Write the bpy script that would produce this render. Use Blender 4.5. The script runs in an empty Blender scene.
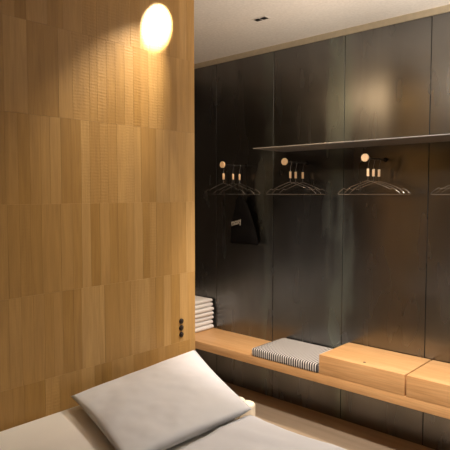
import bpy, bmesh, math, random
from mathutils import Vector, Matrix, noise
random.seed(11)
scn = bpy.context.scene
C = scn.collection
PI = math.pi

# ------------------------------------------------------------------ camera, world, lights, exposure
cam_d = bpy.data.cameras.new('camera'); cam = bpy.data.objects.new('camera', cam_d); C.objects.link(cam)
cam_d.sensor_width = 36.0; cam_d.sensor_fit = 'HORIZONTAL'; cam_d.lens = 36.0*532/450; cam_d.clip_start = 0.02
cam.location = (0, 0, 1.55)
cam.rotation_euler = (math.radians(90-3.389), 0, math.radians(42.423))
scn.camera = cam
scn.view_settings.view_transform = 'Standard'
scn.view_settings.look = 'None'
scn.view_settings.gamma = 1.0
scn.view_settings.use_curve_mapping = False
scn.view_settings.exposure = 0.0
scn.cycles.use_denoising = True
scn.cycles.max_bounces = 10
scn.cycles.sample_clamp_indirect = 4.0

world = bpy.data.worlds.new('world'); scn.world = world; world.use_nodes = True
world.node_tree.nodes['Background'].inputs[0].default_value = (1.0, 0.82, 0.62, 1)
world.node_tree.nodes['Background'].inputs[1].default_value = 0.02

def lamp(name, kind, loc, energy, color, target=None, **kw):
    d = bpy.data.lights.new(name, kind); d.energy = energy; d.color = color
    for k, v in kw.items(): setattr(d, k, v)
    o = bpy.data.objects.new(name, d); C.objects.link(o); o.location = loc
    if target: o.rotation_euler = (Vector(target)-Vector(loc)).to_track_quat('-Z', 'Y').to_euler()
    return o
WARM = (1.0, 0.74, 0.44)
lamp('headboard_spot', 'SPOT', (-1.70, 1.85, 2.62), 68, (1.0, 0.85, 0.62), (-2.0, 1.48, 1.92),
     spot_size=math.radians(46), spot_blend=1.0, shadow_soft_size=0.012)
lamp('headboard_spot', 'SPOT', (-1.70, 1.85, 2.62), 190, (1.0, 0.90, 0.72), (-2.0, 1.715, 2.362),
     spot_size=math.radians(24.5), spot_blend=0.45, shadow_soft_size=0.012)
lamp('wardrobe_spot', 'SPOT', (-2.10, 2.628, 2.61), 70, (1.0, 0.66, 0.36), (-1.9, 2.85, 0.4),
     spot_size=math.radians(110), spot_blend=1.0, shadow_soft_size=0.03)
lamp('wardrobe_spot', 'SPOT', (-0.95, 2.60, 2.61), 108, (1.0, 0.93, 0.86), (-1.2, 2.75, 0.4),
     spot_size=math.radians(130), spot_blend=0.8, shadow_soft_size=0.03)
lamp('corridor_spot', 'SPOT', (-2.70, 0.98, 2.60), 19, (1.0, 0.70, 0.40), (-2.4, 2.4, 0.8),
     spot_size=math.radians(120), spot_blend=0.8, shadow_soft_size=0.05)
lamp('bench_fill', 'SPOT', (-0.9, 1.5, 2.61), 230, (1.0, 0.86, 0.78), (-1.62, 2.9, 0.38),  # added fill without a fixture, brightens the box and bench fronts
     spot_size=math.radians(62), spot_blend=0.6, shadow_soft_size=0.04)
lamp('ceiling_fill', 'AREA', (-0.45, 2.15, 1.70), 21, (1.0, 0.86, 0.72), (-0.60, 2.25, 2.63),  # added light panel below the ceiling to brighten it, no lamp there
     shape='RECTANGLE', size=0.9, size_y=0.5, spread=math.radians(125))
lamp('ceiling_fill_left', 'SPOT', (-0.45, 2.10, 1.60), 54, (1.0, 0.86, 0.72), (-2.8, 2.7, 2.63),  # unseen fill aimed upward, added to lift the left part of the ceiling
     spot_size=math.radians(56), spot_blend=1.0, shadow_soft_size=0.10)
lamp('steel_reflection_fill', 'SPOT', (-2.5, 0.6, 2.60), 150, (1.0, 0.95, 0.90), (-3.6, 0.5, 0.0),  # added so the low steel has a bright floor and wall to reflect
     spot_size=math.radians(62), spot_blend=0.5, shadow_soft_size=0.05)
lamp('rail_fill', 'SPOT', (-1.30, 1.20, 2.61), 52, (1.0, 0.82, 0.60), (-1.70, 2.95, 1.75),  # extra fill for the rail caps and hangers, stands for no fixture
     spot_size=math.radians(54), spot_blend=0.5, shadow_soft_size=0.03)

# ------------------------------------------------------------------ materials
def mat(name):
    m = bpy.data.materials.new(name); m.use_nodes = True
    nt = m.node_tree; b = nt.nodes['Principled BSDF']
    return m, nt, b
def N(nt, t, **kw):
    n = nt.nodes.new(t)
    for k, v in kw.items():
        if k in n.inputs.keys(): n.inputs[k].default_value = v
        else: setattr(n, k, v)
    return n
def L(nt, a, b): nt.links.new(a, b)
def ramp(nt, fac, stops):
    r = nt.nodes.new('ShaderNodeValToRGB')
    while len(r.color_ramp.elements) < len(stops): r.color_ramp.elements.new(0.5)
    for e, (p, c) in zip(r.color_ramp.elements, stops):
        e.position = p; e.color = (*c, 1) if len(c) == 3 else c
    L(nt, fac, r.inputs[0]); return r
def coords(nt, scale=(1,1,1)):
    tc = N(nt, 'ShaderNodeTexCoord'); mp = N(nt, 'ShaderNodeMapping'); mp.inputs['Scale'].default_value = scale
    L(nt, tc.outputs['Object'], mp.inputs['Vector']); return tc, mp
def math_n(nt, op, a, b=None):
    n = N(nt, 'ShaderNodeMath', operation=op)
    for i, v in enumerate((a, b)):
        if v is None: continue
        if isinstance(v, (int, float)): n.inputs[i].default_value = v
        else: L(nt, v, n.inputs[i])
    return n.outputs[0]
def mixc(nt, fac, a, b, blend='MIX'):
    n = N(nt, 'ShaderNodeMix', data_type='RGBA', blend_type=blend)
    if isinstance(fac, (int, float)): n.inputs[0].default_value = fac
    else: L(nt, fac, n.inputs[0])
    for i, v in ((6, a), (7, b)):
        if isinstance(v, tuple): n.inputs[i].default_value = (*v, 1)
        else: L(nt, v, n.inputs[i])
    return n.outputs[2]

def simple(name, col, rough=0.6, metal=0.0, bump=0.0, bscale=300):
    m, nt, b = mat(name)
    tc, mp = coords(nt)
    nz = N(nt, 'ShaderNodeTexNoise', Scale=bscale, Detail=3.0)
    L(nt, mp.outputs[0], nz.inputs['Vector'])
    r = ramp(nt, nz.outputs[0], [(0.3, tuple(c*0.93 for c in col)), (0.7, tuple(min(1, c*1.05) for c in col))])
    L(nt, r.outputs[0], b.inputs['Base Color'])
    b.inputs['Roughness'].default_value = rough; b.inputs['Metallic'].default_value = metal
    if bump:
        bp = N(nt, 'ShaderNodeBump', Strength=bump, Distance=0.002)
        L(nt, nz.outputs[0], bp.inputs['Height']); L(nt, bp.outputs[0], b.inputs['Normal'])
    return m

def oak(name, dark, mid, light, axis, rough=0.45):
    """solid oak, grain running along the given axis"""
    m, nt, b = mat(name)
    s = [22.0, 22.0, 22.0]; s[axis] = 1.6
    tc, mp = coords(nt, tuple(s))
    n1 = N(nt, 'ShaderNodeTexNoise', Scale=1.0, Detail=5.0, Roughness=0.6, Distortion=0.6)
    L(nt, mp.outputs[0], n1.inputs['Vector'])
    s2 = [160.0]*3; s2[axis] = 6.0
    tc2, mp2 = coords(nt, tuple(s2))
    n2 = N(nt, 'ShaderNodeTexNoise', Scale=1.0, Detail=3.0)
    L(nt, mp2.outputs[0], n2.inputs['Vector'])
    r = ramp(nt, n1.outputs[0], [(0.25, dark), (0.5, mid), (0.75, light)])
    r2 = ramp(nt, n2.outputs[0], [(0.35, (0.80, 0.78, 0.74)), (0.6, (1, 1, 1))])
    L(nt, mixc(nt, 0.7, r.outputs[0], r2.outputs[0], 'MULTIPLY'), b.inputs['Base Color'])
    b.inputs['Roughness'].default_value = rough
    bp = N(nt, 'ShaderNodeBump', Strength=0.12, Distance=0.001)
    L(nt, n2.outputs[0], bp.inputs['Height']); L(nt, bp.outputs[0], b.inputs['Normal'])
    return m

def plank_material():
    m, nt, b = mat('oak_end_planks')
    at = N(nt, 'ShaderNodeAttribute', attribute_name='plank')       # r: tone, g: saw marks, b: seed
    sep = N(nt, 'ShaderNodeSeparateColor'); L(nt, at.outputs['Color'], sep.inputs[0])
    tc = N(nt, 'ShaderNodeTexCoord')
    off = N(nt, 'ShaderNodeCombineXYZ')
    L(nt, math_n(nt, 'MULTIPLY', sep.outputs[2], 37.0), off.inputs[0])
    L(nt, math_n(nt, 'MULTIPLY', sep.outputs[2], 91.0), off.inputs[2])
    va = N(nt, 'ShaderNodeVectorMath', operation='ADD')
    L(nt, tc.outputs['Object'], va.inputs[0]); L(nt, off.outputs[0], va.inputs[1])
    def nz(scale, detail, dist=0.0):
        mp = N(nt, 'ShaderNodeMapping'); mp.inputs['Scale'].default_value = scale
        L(nt, va.outputs[0], mp.inputs['Vector'])
        n = N(nt, 'ShaderNodeTexNoise', Scale=1.0, Detail=detail, Distortion=dist); L(nt, mp.outputs[0], n.inputs['Vector'])
        return n.outputs[0]
    grain = nz((40, 40, 3.0), 5.0, 0.8)
    fine = nz((260, 260, 9.0), 3.0)
    tone = ramp(nt, sep.outputs[0], [(0.0, (0.385, 0.212, 0.052)), (0.5, (0.465, 0.272, 0.088)), (1.0, (0.54, 0.336, 0.128))])
    g = ramp(nt, grain, [(0.3, (0.84, 0.81, 0.76)), (0.65, (1.05, 1.04, 1.0))])
    f = ramp(nt, fine, [(0.35, (0.86, 0.84, 0.80)), (0.6, (1, 1, 1))])
    c = mixc(nt, 0.8, tone.outputs[0], g.outputs[0], 'MULTIPLY')
    c = mixc(nt, 0.6, c, f.outputs[0], 'MULTIPLY')
    L(nt, c, b.inputs['Base Color'])
    b.inputs['Roughness'].default_value = 0.5
    # saw marks: fine horizontal ridges, wobbling, only on the rough-sawn planks
    mp = N(nt, 'ShaderNodeMapping'); mp.inputs['Scale'].default_value = (1, 1, 1)
    L(nt, va.outputs[0], mp.inputs['Vector'])
    wv = N(nt, 'ShaderNodeTexWave', wave_type='BANDS', bands_direction='Z', Scale=23.0, Distortion=3.0, Detail=2.0)
    wv.inputs['Detail Scale'].default_value = 0.6
    L(nt, mp.outputs[0], wv.inputs['Vector'])
    brk = nz((55, 55, 26), 3.0)
    brk = ramp(nt, brk, [(0.38, (0.1,)*3), (0.60, (1,)*3)]).outputs[0]
    h = math_n(nt, 'MULTIPLY', math_n(nt, 'MULTIPLY', wv.outputs['Fac'], brk), sep.outputs[1])
    h = math_n(nt, 'ADD', h, math_n(nt, 'MULTIPLY', fine, 0.12))
    bp = N(nt, 'ShaderNodeBump', Strength=0.40, Distance=0.0016)
    L(nt, h, bp.inputs['Height']); L(nt, bp.outputs[0], b.inputs['Normal'])
    return m

def steel_material():
    m, nt, b = mat('blackened_steel')
    tc, mp = coords(nt, (2.2, 2.2, 0.9))
    n1 = N(nt, 'ShaderNodeTexNoise', Scale=1.0, Detail=6.0, Roughness=0.6, Distortion=0.8); L(nt, mp.outputs[0], n1.inputs['Vector'])
    tc2, mp2 = coords(nt, (9, 9, 2.2))
    n2 = N(nt, 'ShaderNodeTexNoise', Scale=1.0, Detail=2.0, Roughness=0.5); L(nt, mp2.outputs[0], n2.inputs['Vector'])
    base = ramp(nt, n1.outputs[0], [(0.3, (0.155, 0.153, 0.148)), (0.55, (0.192, 0.191, 0.189)), (0.75, (0.235, 0.235, 0.232))])
    # pale green grey bloom that runs down beside the panel joints
    sx = N(nt, 'ShaderNodeSeparateXYZ'); L(nt, tc.outputs['Object'], sx.inputs[0])
    wob = math_n(nt, 'MULTIPLY', math_n(nt, 'SUBTRACT', n2.outputs[0], 0.5), 0.35)
    xx = math_n(nt, 'ADD', sx.outputs[0], wob)
    def band(x0, w):
        d = math_n(nt, 'ABSOLUTE', math_n(nt, 'SUBTRACT', xx, x0))
        mr = N(nt, 'ShaderNodeMapRange', interpolation_type='SMOOTHSTEP'); L(nt, d, mr.inputs[0])
        mr.inputs[1].default_value = w; mr.inputs[2].default_value = 0.0; mr.inputs[3].default_value = 0.0; mr.inputs[4].default_value = 1.0
        return mr.outputs[0]
    bl = math_n(nt, 'MAXIMUM', band(-1.855, 0.11), math_n(nt, 'MULTIPLY', band(-2.47, 0.08), 0.6))
    bl = math_n(nt, 'MULTIPLY', bl, 0.55)
    c = mixc(nt, bl, base.outputs[0], (0.235, 0.275, 0.235))
    L(nt, c, b.inputs['Base Color'])
    L(nt, math_n(nt, 'SUBTRACT', 1.0, math_n(nt, 'MULTIPLY', bl, 0.26)), b.inputs['Metallic'])
    rr = ramp(nt, n2.outputs[0], [(0.3, (0.25,)*3), (0.7, (0.28,)*3)])
    L(nt, rr.outputs[0], b.inputs['Roughness'])
    return m

def linen(name, col, waffle=0.0, rough=0.85):
    m, nt, b = mat(name)
    tc, mp = coords(nt)
    nz = N(nt, 'ShaderNodeTexNoise', Scale=9.0, Detail=3.0); L(nt, mp.outputs[0], nz.inputs['Vector'])
    r = ramp(nt, nz.outputs[0], [(0.3, tuple(c*0.97 for c in col)), (0.7, col)])
    L(nt, r.outputs[0], b.inputs['Base Color']); b.inputs['Roughness'].default_value = rough
    b.inputs['Sheen Weight'].default_value = 0.15
    if waffle:
        w1 = N(nt, 'ShaderNodeTexWave', wave_type='BANDS', bands_direction='X', Scale=62.0)
        w2 = N(nt, 'ShaderNodeTexWave', wave_type='BANDS', bands_direction='Y', Scale=62.0)
        for w in (w1, w2): L(nt, mp.outputs[0], w.inputs['Vector'])
        h = math_n(nt, 'MULTIPLY', w1.outputs['Fac'], w2.outputs['Fac'])
    else:
        n3 = N(nt, 'ShaderNodeTexNoise', Scale=500.0, Detail=2.0); L(nt, mp.outputs[0], n3.inputs['Vector'])
        h = n3.outputs[0]
    bp = N(nt, 'ShaderNodeBump', Strength=waffle or 0.08, Distance=0.0012)
    L(nt, h, bp.inputs['Height']); L(nt, bp.outputs[0], b.inputs['Normal'])
    return m

def stripes(name, axis, period):
    m, nt, b = mat(name)
    tc = N(nt, 'ShaderNodeTexCoord'); sx = N(nt, 'ShaderNodeSeparateXYZ'); L(nt, tc.outputs['Object'], sx.inputs[0])
    fr = math_n(nt, 'FRACT', math_n(nt, 'MULTIPLY', sx.outputs[axis], 1/period))
    st = math_n(nt, 'GREATER_THAN', fr, 0.44)
    L(nt, mixc(nt, st, (0.72, 0.70, 0.67), (0.022, 0.022, 0.026)), b.inputs['Base Color'])
    b.inputs['Roughness'].default_value = 0.9
    return m

M = dict(
    plaster=simple('warm_white_plaster', (0.86, 0.83, 0.78), 0.9, bscale=60),
    floor=None,
    dark=simple('dark_grey_plaster', (0.11, 0.10, 0.09), 0.8, bscale=40),
    trim=simple('beige_trim_paint', (0.50, 0.43, 0.31), 0.5, bscale=40),
    black=simple('black_metal', (0.018, 0.017, 0.016), 0.38, 0.6),
    hanger=simple('black_satin_metal', (0.36, 0.36, 0.36), 0.2, 1.0),
    shelf=simple('dark_steel_sheet', (0.21, 0.203, 0.195), 0.40, 0.35, bscale=30),
    joint=simple('black_backing', (0.010, 0.010, 0.010), 0.8),
    steel=steel_material(),
    planks=plank_material(),
    oakx=oak('oak_bench', (0.58, 0.315, 0.125), (0.67, 0.395, 0.172), (0.74, 0.465, 0.225), 0),
    peg=oak('pale_wood', (0.84, 0.60, 0.36), (0.90, 0.66, 0.42), (0.93, 0.72, 0.48), 2, 0.4),
    post=simple('cream_painted_wood', (0.84, 0.74, 0.56), 0.55, bscale=30),
    sheet=linen('waffle_sheet', (0.84, 0.80, 0.74), waffle=0.5),
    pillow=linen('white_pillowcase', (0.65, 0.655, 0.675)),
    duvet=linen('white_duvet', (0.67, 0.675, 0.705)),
    towel=simple('white_terry', (0.80, 0.79, 0.77), 0.95, bump=0.7, bscale=420),
    base=simple('pale_bed_base', (0.62, 0.59, 0.55), 0.85, bscale=200),
    stripex=stripes('pinstripe_ticking', 0, 0.0176),
    stripey=stripes('pinstripe_ticking_side', 1, 0.0176),
    bag=simple('black_cotton', (0.004, 0.004, 0.005), 0.9, bscale=200),
    print_=simple('white_print', (0.40, 0.40, 0.39), 0.7),
    button=simple('black_bakelite', (0.020, 0.012, 0.010), 0.3),
    bezel=simple('white_fixture_frame', (0.75, 0.72, 0.68), 0.5),
)
M['bag'].node_tree.nodes['Principled BSDF'].inputs['Specular IOR Level'].default_value = 0.1
def floor_material():
    m, nt, b = mat('brown_floorboards')
    tc, mp = coords(nt, (1.5, 26, 1))
    n = N(nt, 'ShaderNodeTexNoise', Scale=1.0, Detail=5.0); L(nt, mp.outputs[0], n.inputs['Vector'])
    r = ramp(nt, n.outputs[0], [(0.3, (0.42, 0.335, 0.23)), (0.7, (0.51, 0.41, 0.29))])
    L(nt, r.outputs[0], b.inputs['Base Color']); b.inputs['Roughness'].default_value = 0.5
    return m
M['floor'] = floor_material()

# ------------------------------------------------------------------ mesh helpers
def add_box(bm, lo, hi, bevel=0.0, seg=2):
    t = bmesh.new()
    bmesh.ops.create_cube(t, size=1.0)
    lo, hi = Vector(lo), Vector(hi)
    for v in t.verts:
        v.co = Vector([lo[i]+(v.co[i]+0.5)*(hi[i]-lo[i]) for i in range(3)])
    if bevel: bmesh.ops.bevel(t, geom=t.edges[:], offset=bevel, segments=seg, profile=0.5, affect='EDGES')
    merge(bm, t)
def merge(bm, t, mtx=None):
    me = bpy.data.meshes.new('tmp'); t.to_mesh(me); t.free()
    if mtx: me.transform(mtx)
    bm.from_mesh(me); bpy.data.meshes.remove(me)
def add_tube(bm, pts, r, n=10, closed=False, caps=True):
    pts = [Vector(p) for p in pts]; rings = []; k = len(pts); up = None
    for i, p in enumerate(pts):
        a = pts[(i-1) % k] if (closed or i > 0) else p
        c = pts[(i+1) % k] if (closed or i < k-1) else p
        t = (c-a).normalized()
        if up is None:
            up = Vector((0,0,1)) if abs(t.z) < 0.9 else Vector((0,1,0))
        s = t.cross(up).normalized(); u = s.cross(t).normalized(); up = u
        rr = r[i] if isinstance(r, (list, tuple)) else r
        rings.append([bm.verts.new(p + (s*math.cos(2*PI*j/n)+u*math.sin(2*PI*j/n))*rr) for j in range(n)])
    m = k if closed else k-1
    for i in range(m):
        A, B = rings[i], rings[(i+1) % k]
        for j in range(n):
            bm.faces.new((A[j], A[(j+1) % n], B[(j+1) % n], B[j]))
    if caps and not closed:
        bm.faces.new(rings[0][::-1]); bm.faces.new(rings[-1])
def add_lathe(bm, prof, axis='Z', n=28, mtx=None):
    """prof: (radius, height) pairs, closed at both ends"""
    t = bmesh.new(); rings = []
    for r, h in prof:
        rings.append([t.verts.new((r*math.cos(2*PI*j/n), r*math.sin(2*PI*j/n), h)) for j in range(n)])
    for A, B in zip(rings, rings[1:]):
        for j in range(n): t.faces.new((A[j], A[(j+1) % n], B[(j+1) % n], B[j]))
    t.faces.new(rings[0][::-1]); t.faces.new(rings[-1])
    rot = {'Z': Matrix(), 'Y': Matrix.Rotation(-PI/2, 4, 'X'), 'X': Matrix.Rotation(PI/2, 4, 'Y')}[axis]
    merge(bm, t, (mtx or Matrix()) @ rot)
def obj(name, bm, m, parent=None, smooth=None, loc=None):
    bmesh.ops.recalc_face_normals(bm, faces=bm.faces[:])
    me = bpy.data.meshes.new(name); bm.to_mesh(me); bm.free()
    for x in (m if isinstance(m, list) else [m]): me.materials.append(x)
    if smooth is not None:
        me.polygons.foreach_set('use_smooth', [True]*len(me.polygons))
        if smooth < 180: me.set_sharp_from_angle(angle=math.radians(smooth))
    o = bpy.data.objects.new(name, me); C.objects.link(o)
    if parent: o.parent = parent
    if loc: o.location = loc
    return o
def tag(o, label, cat, group=None):
    o['label'] = label; o['category'] = cat
    if group: o['group'] = group
    return o
def thing(name, label, cat, loc=(0,0,0), rotz=0.0, group=None):
    o = bpy.data.objects.new(name, None); C.objects.link(o); o.empty_display_size = 0.05
    o.location = loc; o.rotation_euler = (0, 0, rotz)
    return tag(o, label, cat, group)
def struct(name, bm, m, parent=None, smooth=None):
    o = obj(name, bm, m, parent, smooth); o['kind'] = 'structure'; return o
def dup(root, loc, label, group=None, rotz=None):
    r = root.copy(); C.objects.link(r); r.location = loc; r['label'] = label
    if group: r['group'] = group
    if rotz is not None: r.rotation_euler = (0, 0, rotz)
    for ch in list(root.children):
        c = ch.copy(); C.objects.link(c); c.parent = r
        for g in list(ch.children):
            d = g.copy(); C.objects.link(d); d.parent = c
    return r
def B(): return bmesh.new()

# ------------------------------------------------------------------ room shell
YB, XH, ZC = 3.175, -2.0, 2.63      # wardrobe wall, headboard face, ceiling
X0, X1, Y0 = -3.75, 2.2, -2.2
b = B(); add_box(b, (X0-.1, Y0-.1, -0.1), (X1+.1, YB+.1, 0.0)); struct('floor', b, M['floor'])
b = B(); add_box(b, (X0-.1, Y0-.1, ZC), (X1+.1, YB+.1, ZC+0.1)); struct('ceiling', b, M['plaster'])
b = B(); add_box(b, (X0-.1, YB+0.006, 0), (X1+.1, YB+0.1, ZC)); wb = struct('wall_back', b, M['joint'])
b = B(); add_box(b, (X0-.1, Y0-.1, 0), (X0, YB+0.006, ZC)); struct('wall_left', b, M['dark'])
b = B(); add_box(b, (X0, Y0, 0), (X0+.02, 2.6, 0.6)); struct('reflection_slab', b, M['plaster'])  # invented pale slab, added to be reflected low in the steel
b = B(); add_box(b, (X1, Y0-.1, 0), (X1+.1, YB+0.006, ZC)); struct('wall_right', b, M['plaster'])
b = B(); add_box(b, (XH-.1, Y0-.1, 0), (X1, Y0, ZC)); struct('wall_front', b, M['plaster'])
b = B(); add_box(b, (X0, Y0-.1, 0), (XH-0.17, Y0, ZC)); struct('wall_corridor', b, M['dark'])
seams = [X0, -3.575, -2.995, -2.415, -1.827, -1.255, -0.67, -0.09, 0.49, 1.07, 1.65, X1]
for xa, xb in zip(seams, seams[1:]):
    b = B(); add_box(b, (xa+0.0022, YB, 0.0), (xb-0.0022, YB+0.006, 2.592), 0.0012, 1)
    struct('steel_panel', b, M['steel'], wb)
b = B(); add_box(b, (X0, YB-0.012, 2.592), (X1, YB+0.006, ZC)); struct('trim_1', b, M['trim'])

# the oak partition the bed stands against: five rows of narrow upright planks
rows = [
 (2.589, ZC,    []),
 (2.226, 2.589, [1.04, 1.130, 1.20, 1.292, 1.362, 1.42, 1.48, 1.545, 1.60, 1.655, 1.71, 1.78, 1.85, 1.90]),
 (1.863, 2.226, [0.944,1.04,1.174,1.239,1.322,1.362,1.410,1.457,1.507,1.558,1.599,1.647,1.703,1.744,1.786,1.827,1.867,1.91]),
 (1.507, 1.863, [0.942,0.994,1.043,1.09,1.13,1.18,1.228,1.275,1.319,1.371,1.413,1.462,1.512,1.558,1.60,1.648,1.692,1.735,1.776,1.836,1.892]),
 (1.140, 1.507, [0.946,0.994,1.04,1.087,1.173,1.229,1.273,1.318,1.365,1.418,1.462,1.513,1.553,1.607,1.65,1.692,1.733,1.786,1.833,1.889]),
 (0.784, 1.140, [0.941,0.994,1.045,1.093,1.133,1.175,1.227,1.266,1.358,1.385,1.467,1.53,1.578,1.645,1.683,1.735,1.782,1.844,1.901]),
 (0.43,  0.784, [0.997,1.088,1.156,1.262,1.328,1.365,1.419,1.464,1.545,1.624,1.694,1.746,1.835,1.914]),
 (0.07,  0.43,  []),
 (0.0,   0.07,  []),
]
YE = 1.953
b = B(); lay = b.loops.layers.float_color.new('plank')
def add_plank(ya, yb, za, zb, depth, col):
    e = 0.0003
    f0 = [(XH+depth, ya+e, za+e), (XH+depth, yb-e, za+e), (XH+depth, yb-e, zb-e), (XH+depth, ya+e, zb-e)]
    vf = [b.verts.new(p) for p in f0]
    vb = [b.verts.new((XH-0.02, p[1], p[2])) for p in f0]
    fs = [b.faces.new(vf)]
    for i in range(4): fs.append(b.faces.new((vf[i], vb[i], vb[(i+1) % 4], vf[(i+1) % 4])))
    for f in fs:
        for l in f.loops: l[lay] = col
rp = random.Random(5)
tones = {  # planks that stand out in the photograph: (row, left edge) -> tone
 (5,1.227):0.25, (3,1.275):0.95, (3,1.13):0.75, (3,0.994):0.15, (2,0.944):0.8, (2,1.04):0.2, (2,1.239):0.55,
 (4,1.087):0.45, (4,1.229):0.3, (4,1.273):0.9, (4,1.418):0.2, (4,1.462):0.3, (4,1.513):0.6, (4,1.607):0.15, (5,1.266):0.95,
 (5,1.175):0.15, (3,1.648):0.25, (3,1.692):0.75, (3,1.776):0.7, (2,1.365):0.85, (4,1.889):0.85, (5,1.735):0.8, (6,1.365):0.2,
 (6,1.419):0.7, (3,1.558):0.75, (3,1.60):0.3, (5,1.844):0.8, (4,1.786):0.45}
for ri, (za, zb, ed) in enumerate(rows):
    left = []
    y = (ed[0] if ed else YE)
    while y > Y0:
        y -= 0.0465*rp.choice((1,1,1,1,2,1.5)); left.append(max(y, Y0))
    es = sorted(set([Y0] + left + ed + [YE]))
    for ya, yb in zip(es, es[1:]):
        if yb-ya < 0.004: continue
        t = min(1, max(0, rp.gauss(0.45, 0.21)))
        t = tones.get((ri, round(ya, 3)), t)
        saw = 0.0
        yc = (ya+yb)/2
        if ri in (1, 2) and 1.28 < yc < 1.80: saw = rp.uniform(0.55, 1.0)
        elif ri == 3 and 1.26 < yc < 1.57: saw = rp.uniform(0.5, 0.95)
        elif rp.random() < 0.14: saw = rp.uniform(0.2, 0.7)
        add_plank(ya, yb, za, zb, rp.uniform(0, 0.0006), (t, saw, rp.random(), 1))
add_core = B(); add_box(add_core, (XH-0.16, Y0, 0), (XH-0.006, YE, ZC))
wh = struct('wall_headboard', b, M['planks'])
core = struct('partition_core', add_core, M['oakx'], wh)

# ------------------------------------------------------------------ ceiling light and switches
t = thing('ceiling_light', 'small twin recessed ceiling spotlight with two black square openings', 'ceiling light', (-2.10, 2.628, ZC))
b = B(); add_box(b, (-0.052, -0.030, -0.004), (0.052, 0.030, 0.0), 0.001, 1); obj('bezel', b, M['bezel'], t)
for s in (-1, 1):
    b = B()
    add_box(b, (s*0.024-0.019, -0.019, -0.0055), (s*0.024+0.019, 0.019, -0.0035)); 
    add_lathe(b, [(0.013, -0.0065), (0.012, -0.0045)], 'Z', 20, Matrix.Translation((s*0.024, 0, 0)))
    obj('baffle', b, M['black'], t)

t = thing('wall_switch', 'vertical row of three round black switches on the oak headboard wall', 'light switch', (XH+0.0012, 1.851, 0.857))
for k, dz in enumerate((0.035, 0, -0.035)):
    b = B(); add_lathe(b, [(0.0138, 0.0), (0.0138, 0.004), (0.0125, 0.006), (0.0115, 0.0045), (0.009, 0.0045), (0.009, 0.009), (0.007, 0.0105)], 'X', 28, Matrix.Translation((0, 0, dz)))
    obj('button', b, M['button'], t, 35)

# ------------------------------------------------------------------ bed
BX0, BX1, BY0, BY1 = -1.992, 0.06, 0.03, 1.60
bed = thing('bed', 'low double bed in white linen pushed against the oak headboard wall', 'bed', ((BX0+BX1)/2, (BY0+BY1)/2, 0))
hx, hy = (BX1-BX0)/2, (BY1-BY0)/2
b = B(); add_box(b, (-hx, -hy+.01, 0.10), (hx, hy-.01, 0.34), 0.012, 2); obj('bed_base', b, M['base'], bed, 40)
b = B(); add_box(b, (-hx, -hy, 0.34), (hx, hy, 0.648), 0.045, 4); obj('mattress', b, M['sheet'], bed, 60)
for sx in (-1, 1):
    for sy in (-1, 1):
        b = B(); add_lathe(b, [(0.022, 0), (0.03, 0.10)], 'Z', 20, Matrix.Translation((sx*(hx-.1), sy*(hy-.1), 0)))
        obj('leg', b, M['black'], bed, 40)

def fbm(x, y, s, seed=0.0): return noise.fractal(Vector((x*s, y*s, seed)), 1.0, 2.0, 3)

# duvet: closed shell over the lower bed, hanging down both sides
b = B()
NU, NV = 60, 90
xa, xb = -1.325, 0.075
top = 0.664
def duvet_profile(v):     # v 0..1 across the bed and down the sides
    side = 0.50; w = BY1-BY0+0.036; r = 0.045
    total = 2*side+w; s = v*total
    ya, yb = BY0-0.018, BY1+0.018
    if s < side:  y, z, n = ya, top-side+s, (0,-1,0)
    elif s > side+w: y, z, n = yb, top-(s-side-w), (0,1,0)
    else: y, z, n = ya+(s-side), top, (0,0,1)
    # round the shoulders
    if z > top-r and y < ya+r:
        a = math.atan2(z-(top-r), (ya+r)-y); y = ya+r-r*math.cos(a); z = top-r+r*math.sin(a); n = (0,-math.cos(a),math.sin(a))
    if z > top-r and y > yb-r:
        a = math.atan2(z-(top-r), y-(yb-r)); y = yb-r+r*math.cos(a); z = top-r+r*math.sin(a); n = (0,math.cos(a),math.sin(a))
    return y, z, Vector(n)
outer, inner = [], []
for i in range(NU+1):
    u = i/NU; x = xa+(xb-xa)*u; ro, rn = [], []
    for j in range(NV+1):
        y, z, n = duvet_profile(j/NV)
        w = 0.010*fbm(x, y+z, 3.2, 3.0) + 0.0035*fbm(x, y+z, 9.0, 7.0)
        # creases running away from the pillow foot
        d = abs((y-1.28) - 0.62*(x+1.05) - 0.03*math.sin(7*x)); w -= 0.018*math.exp(-(d/0.016)**2)*max(0, 1-abs(x+1.15)/0.35)
        d = abs((y-1.12) - 0.95*(x+1.10)); w -= 0.014*math.exp(-(d/0.018)**2)*max(0, 1-abs(x+1.15)/0.3)
        d = abs((y-1.45) - 0.30*(x+1.20)); w += 0.012*math.exp(-(d/0.02)**2)*max(0, 1-abs(x+1.15)/0.25)
        edge = min(1.0, u*22, (1-u)*22)
        th = 0.012+0.010*math.sqrt(edge)
        p = Vector((x, y, z))
        ro.append(b.verts.new(p+n*(w+0.5*th))); rn.append(b.verts.new(p+n*(max(w*0.3, -0.003)-0.5*th)))
    outer.append(ro); inner.append(rn)
for i in range(NU):
    for j in range(NV):
        b.faces.new((outer[i][j], outer[i+1][j], outer[i+1][j+1], outer[i][j+1]))
        b.faces.new((inner[i][j], inner[i][j+1], inner[i+1][j+1], inner[i+1][j]))
for i in range(NU):
    for j in (0, NV): b.faces.new((outer[i][j], outer[i+1][j], inner[i+1][j], inner[i][j]))
for j in range(NV):
    for i in (0, NU): b.faces.new((outer[i][j], outer[i][j+1], inner[i][j+1], inner[i][j]))
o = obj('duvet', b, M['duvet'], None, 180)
tag(o, 'smooth white duvet with soft creases spread over the bed below the pillow', 'duvet')

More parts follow.
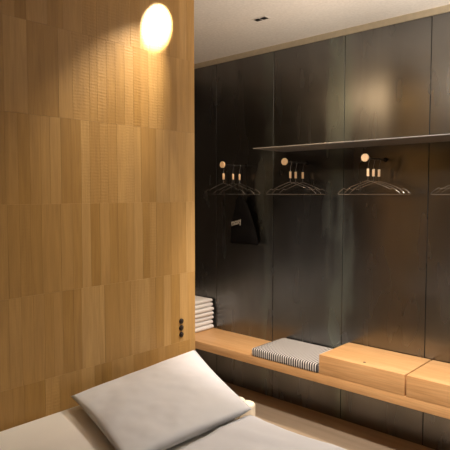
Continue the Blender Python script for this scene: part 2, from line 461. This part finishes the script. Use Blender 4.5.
# pillow
def make_pillow(TL, TR, BR, BL, thick):
    b = B(); n = 44; up, lo = [], []
    TL, TR, BR, BL = map(Vector, (TL, TR, BR, BL))
    nrm = (TR-TL).cross(BL-TL).normalized()
    if nrm.z < 0: nrm = -nrm
    for i in range(n+1):
        ru, rl = [], []
        for j in range(n+1):
            u, v = i/n, j/n
            # sides pulled in slightly, corners out
            uu = u + 0.018*(0.5-u)*2*math.sin(PI*v); vv = v + 0.018*(0.5-v)*2*math.sin(PI*u)
            p = TL.lerp(TR, uu).lerp(BL.lerp(BR, uu), vv)
            e = max(0.0, (1-(2*u-1)**2))*max(0.0, (1-(2*v-1)**2))
            h = thick*0.5*e**0.36
            wr = 0.006*fbm(p.x, p.y, 5.0, 1.0)*min(1, e*3) + 0.0025*fbm(p.x, p.y, 14.0, 4.0)*min(1, e*6)
            ru.append(b.verts.new(p+nrm*(h+wr)))
            q = p-nrm*(h*2.3); q.z = max(q.z, 0.6505+0.012*(1-e))
            rl.append(b.verts.new(q) if 0 < i < n and 0 < j < n else ru[-1])
        up.append(ru); lo.append(rl)
    for i in range(n):
        for j in range(n):
            b.faces.new((up[i][j], up[i+1][j], up[i+1][j+1], up[i][j+1]))
            try: b.faces.new((lo[i][j], lo[i][j+1], lo[i+1][j+1], lo[i+1][j]))
            except ValueError: pass
    return b
pb = make_pillow((-1.950,1.175,0.702), (-1.935,1.885,0.748), (-1.315,1.60,0.695), (-1.350,1.005,0.690), 0.062)
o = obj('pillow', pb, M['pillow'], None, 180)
tag(o, 'large white pillow leaning on the oak headboard wall', 'pillow')

# low stool with two round cream posts beside the bed
t = thing('bedside_stool', 'cream rounded post tops of a low stand beside the bed, next to the pillow corner', 'stool', (-1.56, 1.825, 0))
b = B(); add_box(b, (-0.10, -0.075, 0.0), (0.10, 0.075, 0.03), 0.006, 2); obj('base', b, M['post'], t, 40)
for dx, dy, hgt in ((-0.034, 0.006, 0.597), (0.038, -0.010, 0.603)):
    r = 0.037
    prof = [(r, 0.03), (r, hgt-0.016)] + [(r-0.016+0.016*math.cos(a), hgt-0.016+0.016*math.sin(a)) for a in (0.4, 0.8, 1.2, PI/2)]
    b = B(); add_lathe(b, prof, 'Z', 32, Matrix.Translation((dx, dy, 0))); obj('post', b, M['post'], t, 40)

# ------------------------------------------------------------------ bench and what lies on it
ZB, YF = 0.431, 2.795
b = B(); add_box(b, (-3.70, YF, ZB-0.06), (1.2, YB-0.001, ZB), 0.003, 2)
o = obj('bench', b, M['oakx'], None, 30)
tag(o, 'long floating oak bench plank fixed along the dark steel wall', 'bench')

def make_box(name, xa, xb, label, hole):
    cx = (xa+xb)/2; w = (xb-xa)/2
    t = thing(name, label, 'box', (cx, (YF+3.166)/2, ZB+0.0005), group='oak boxes on the bench')
    d = (3.166-YF)/2
    b = B(); add_box(b, (-w, -d, 0), (w, d, 0.12), 0.0025, 2); obj('body', b, M['oakx'], t, 30)
    if hole:
        b = B(); add_lathe(b, [(0.009, 0.1202), (0.009, 0.1212), (0.006, 0.1215)], 'Z', 20, Matrix.Translation((-1.481-cx, 2.845-(YF+3.166)/2, 0)))
        obj('plug', b, M['button'], t, 40)
    return t
make_box('storage_box', -1.763, -1.2105, 'oak storage box right beside the striped cushion, small dark plug in its top', True)
make_box('storage_box', -1.2015, -0.648, 'oak storage box cut off by the right edge, right of the other box', False)

# striped cushion
b = B(); add_box(b, (-0.268, -0.186, 0), (0.268, 0.186, 0.055), 0.012, 4)
bmesh.ops.subdivide_edges(b, edges=[e for e in b.edges if e.calc_length() > 0.2], cuts=14, use_grid_fill=True)
for v in b.verts:
    if v.co.z > 0.03:
        ex = max(0, 1-(v.co.x/0.268)**2)*max(0, 1-(v.co.y/0.186)**2)
        v.co.z += 0.007*ex**0.5
bmesh.ops.recalc_face_normals(b, faces=b.faces[:])
o = obj('seat_cushion', b, [M['stripex'], M['stripey']], None, 60, (-2.0345, 2.974, ZB+0.0005))
for p in o.data.polygons:
    if abs(p.normal.x) > 0.75: p.material_index = 1
tag(o, 'flat seat cushion in black and white pinstripe ticking on the bench', 'cushion')

# stack of seven folded towels
names = ['lowest', 'second from the bottom', 'third from the bottom', 'fourth, middle one', 'third from the top', 'second from the top', 'topmost']
z = ZB+0.0005
rt = random.Random(3)
def make_towel(h, w, d, seed):
    b = B(); prof = []; m = 8
    half = h/2
    for k in range(m+1):                       # rounded fold on the visible +x side
        a = -PI/2+PI*k/m
        prof.append((w/2-half*1.0+half*1.0*math.cos(a), half+half*0.97*math.sin(a)))
    for k in range(13): prof.append((w/2-half-(w-half*1.3)*(k+1)/14, h*0.985))
    prof += [(-w/2+0.004, h*0.9), (-w/2, half), (-w/2+0.004, h*0.1)]
    for k in range(13): prof.append((-w/2+0.3*half+(w-half*1.3)*(k+1)/14, 0.015*h))
    ny = 16; rings = []
    for i in range(ny+1):
        y = -d/2+d*i/ny
        e = min(1, (min(i, ny-i)+0.35)/1.4)
        ring = []
        for (x, zz) in prof:
            wob = 0.0022*noise.noise(Vector((x*14, y*18, seed*7.3)))
            ring.append(b.verts.new((x*(1-0.012*(1-e)) + 0.003*noise.noise(Vector((y*16, seed*3.1, 0))), y, half+(zz-half)*(0.72+0.28*e)- (abs(wob) if zz > half else 0))))
        rings.append(ring)
    k = len(prof)
    for A, Bq in zip(rings, rings[1:]):
        for j in range(k): b.faces.new((A[j], A[(j+1) % k], Bq[(j+1) % k], Bq[j]))
    b.faces.new(rings[0]); b.faces.new(rings[-1][::-1])
    return b
hs = [0.038, 0.037, 0.036, 0.0355, 0.035, 0.0345, 0.033]
for i, h in enumerate(hs):
    o = obj('towel', make_towel(h, 0.42+rt.uniform(-.01,.01), 0.30, i+1), M['towel'], None, 60,
            (-3.213+rt.uniform(-0.008, 0.008)-0.002*i, 3.005+rt.uniform(-0.006, 0.006), z))
    o.rotation_euler = (0, 0, rt.uniform(-0.02, 0.02))
    tag(o, f'folded white towel, {names[i]} in the stack of seven on the bench', 'towel', 'folded towels on the bench')
    z += h+0.0004

# ------------------------------------------------------------------ steel shelf
SX0, SX1, SY, SZ = -2.318, 1.0, 2.819, 1.852
b = B()
add_box(b, (SX0, SY, SZ), (SX1, YB-0.0005, SZ+0.006), 0.001, 1)
add_box(b, (SX0, YB-0.005, SZ+0.006), (SX1, YB-0.0005, SZ+0.03))
o = obj('wall_shelf', b, M['shelf'], None, 30)
tag(o, 'long thin dark steel shelf on the wall above the hangers', 'shelf')

# ------------------------------------------------------------------ hanging rails, hangers, bag
RZ, RY0 = 1.762, 2.893
def make_rail(x, label):
    t = thing('hanger_rail', label, 'rail', (x, YB-0.0005, RZ), group='rails on the steel wall')
    ln = YB-0.0005-RY0
    b = B(); add_tube(b, [(0, 0, 0), (0, -ln*0.5, 0), (0, -ln+0.006, 0)], 0.0045, 12); obj('rod', b, M['black'], t, 40)
    b = B(); add_lathe(b, [(0.014, -0.006), (0.014, -0.001), (0.012, 0.0)], 'Y', 24); obj('wall_flange', b, M['black'], t, 40)
    b = B(); add_lathe(b, [(0.0215, -ln), (0.0235, -ln+0.002), (0.0235, -ln+0.012), (0.0215, -ln+0.014)], 'Y', 32); obj('end_cap', b, M['peg'], t, 40)
    return t
rail0 = make_rail(-2.675, 'leftmost short rail with round wooden end cap, the one holding the black bag')
rail_labels = ['short rail with round wooden end cap under the left end of the shelf',
               'short rail with round wooden end cap under the middle of the shelf',
               'short rail farthest right, holding the hangers cut off by the right edge']
rail_x = [-2.112, -1.526, -0.945]
for x, lb in zip(rail_x, rail_labels): dup(rail0, (x, YB-0.0005, RZ), lb)

def make_hanger(label, loc, group):
    """origin where the hook sits on the rod"""
    t = thing('coat_hanger', label, 'hanger', loc, 0, group)
    r = 0.0085
    hook = [(0, 0, -0.066)]+[(0, 0, -0.03)]
    hook = [(0.0, 0, -0.070), (0.0, 0, -0.045), (0.004, 0, -0.028)]
    hook += [(r*1.35*math.cos(a), 0, -0.005+r*1.35*math.sin(a)) for a in [(-0.75+0.25*k)*1.0 for k in range(14)]]
    b = B(); add_tube(b, hook, 0.0022, 8); obj('hook', b, M['hanger'], t, 60)
    b = B(); add_lathe(b, [(0.0072, -0.108), (0.0080, -0.106), (0.0080, -0.066), (0.0072, -0.064)], 'Z', 20); obj('wooden_sleeve', b, M['peg'], t, 40)
    w = 0.203
    pts = [(0, -0.134), (0.035, -0.144), (0.090, -0.163), (0.128, -0.178), (0.138, -0.186), (0.148, -0.186), (0.160, -0.180),
           (0.180, -0.193), (0.196, -0.205), (0.203, -0.212), (0.200, -0.2165), (0.19, -0.217)]
    loop = [(x, 0, z) for x, z in pts] + [(x, 0, -0.217) for x in (0.1, 0, -0.1)] + [(-x, 0, z) for x, z in pts[::-1][:-1]]
    b = B(); add_tube(b, loop, 0.0026, 8, closed=True); add_tube(b, [(0, 0, -0.106), (0, 0, -0.136)], 0.0026, 8)
    obj('frame', b, M['hanger'], t, 60)
    return t
pos = {0: [2.911, 3.017, 3.092], 1: [2.966, 3.03, 3.115], 2: [2.94, 3.01, 3.082], 3: [2.945, 3.02, 3.09]}
where = ['on the leftmost rail above the bag', 'under the left end of the shelf',
         'under the middle of the shelf', 'cut off by the right edge']
front = ['front hanger', 'middle hanger', 'rear hanger']
h0 = None
allx = [-2.675]+rail_x
for k in range(4):
    for q, y in enumerate(pos[k]):
        lb = f'{front[q]} of three {where[k]}, black with wooden neck'
        if h0 is None: h0 = make_hanger(lb, (allx[k], y, RZ), 'hangers '+where[k])
        else: dup(h0, (allx[k], y, RZ), lb, 'hangers '+where[k], random.uniform(-0.02, 0.02))

# black cotton laundry bag
bag = thing('laundry_bag', 'black cotton drawstring bag with white lettering hanging from the leftmost rail', 'bag', (-2.66, 3.118, 1.165))
b = B(); nz_, na = 26, 40; rings = []
for i in range(nz_+1):
    s = i/nz_                                      # 0 bottom .. 1 neck
    z = 0.365*s
    half = 0.024+0.118*(1-s**1.25)**0.8 if s < 0.9 else 0.024+0.118*(1-0.9**1.25)**0.8*max(0.0, (0.97-s)/0.07)
    cx = 0.010-0.035*s
    th = 0.026*math.sin(min(1, s*3.2+0.15)*PI/2)*(1-0.45*s)+0.002
    ring = []
    for j in range(na):
        a = 2*PI*j/na
        fold = 1+0.16*s*math.sin(a*7+1.3*s)+0.05*math.sin(a*5+3*s)
        ring.append(b.verts.new((cx+half*math.copysign(abs(math.cos(a))**0.8, math.cos(a)), th*math.sin(a)*fold, z+0.006*math.sin(a*3)*(1-s))))
    rings.append(ring)
for A, Bq in zip(rings, rings[1:]):
    for j in range(na): b.faces.new((A[j], A[(j+1) % na], Bq[(j+1) % na], Bq[j]))
b.faces.new(rings[0][::-1]); b.faces.new(rings[-1])
obj('body', b, M['bag'], bag, 180)
b = B()
rl = RZ-1.165
add_tube(b, [(-0.030, -0.006, 0.36), (-0.024, -0.001, 0.45), (-0.022, 0.0, rl-0.03), (-0.015, 0, rl+0.0085), (-0.008, 0, rl-0.03), (-0.012, 0.001, 0.45), (-0.018, -0.006, 0.36)], 0.0022, 8)
obj('drawstring', b, M['bag'], bag, 60)
cu = bpy.data.curves.new('lettering', 'FONT'); cu.body = 'moxy'; cu.size = 0.062; cu.extrude = 0.0006; cu.align_x = 'CENTER'; cu.offset = 0.0012
tmp = bpy.data.objects.new('tmp_text', cu); C.objects.link(tmp)
bpy.context.view_layer.update()
me = bpy.data.meshes.new_from_object(tmp.evaluated_get(bpy.context.evaluated_depsgraph_get()))
bpy.data.objects.remove(tmp); bpy.data.curves.remove(cu)
me.name = 'lettering'; me.transform(Matrix.Scale(0.72, 4, (1, 0, 0)))
me.materials.clear(); me.materials.append(M['print_'])
lt = bpy.data.objects.new('lettering', me); C.objects.link(lt); lt.parent = bag
lt.location = (-0.040, -0.0315, 0.147); lt.rotation_euler = (PI/2, math.radians(-14), 0)
lt['label'] = 'white lettering'
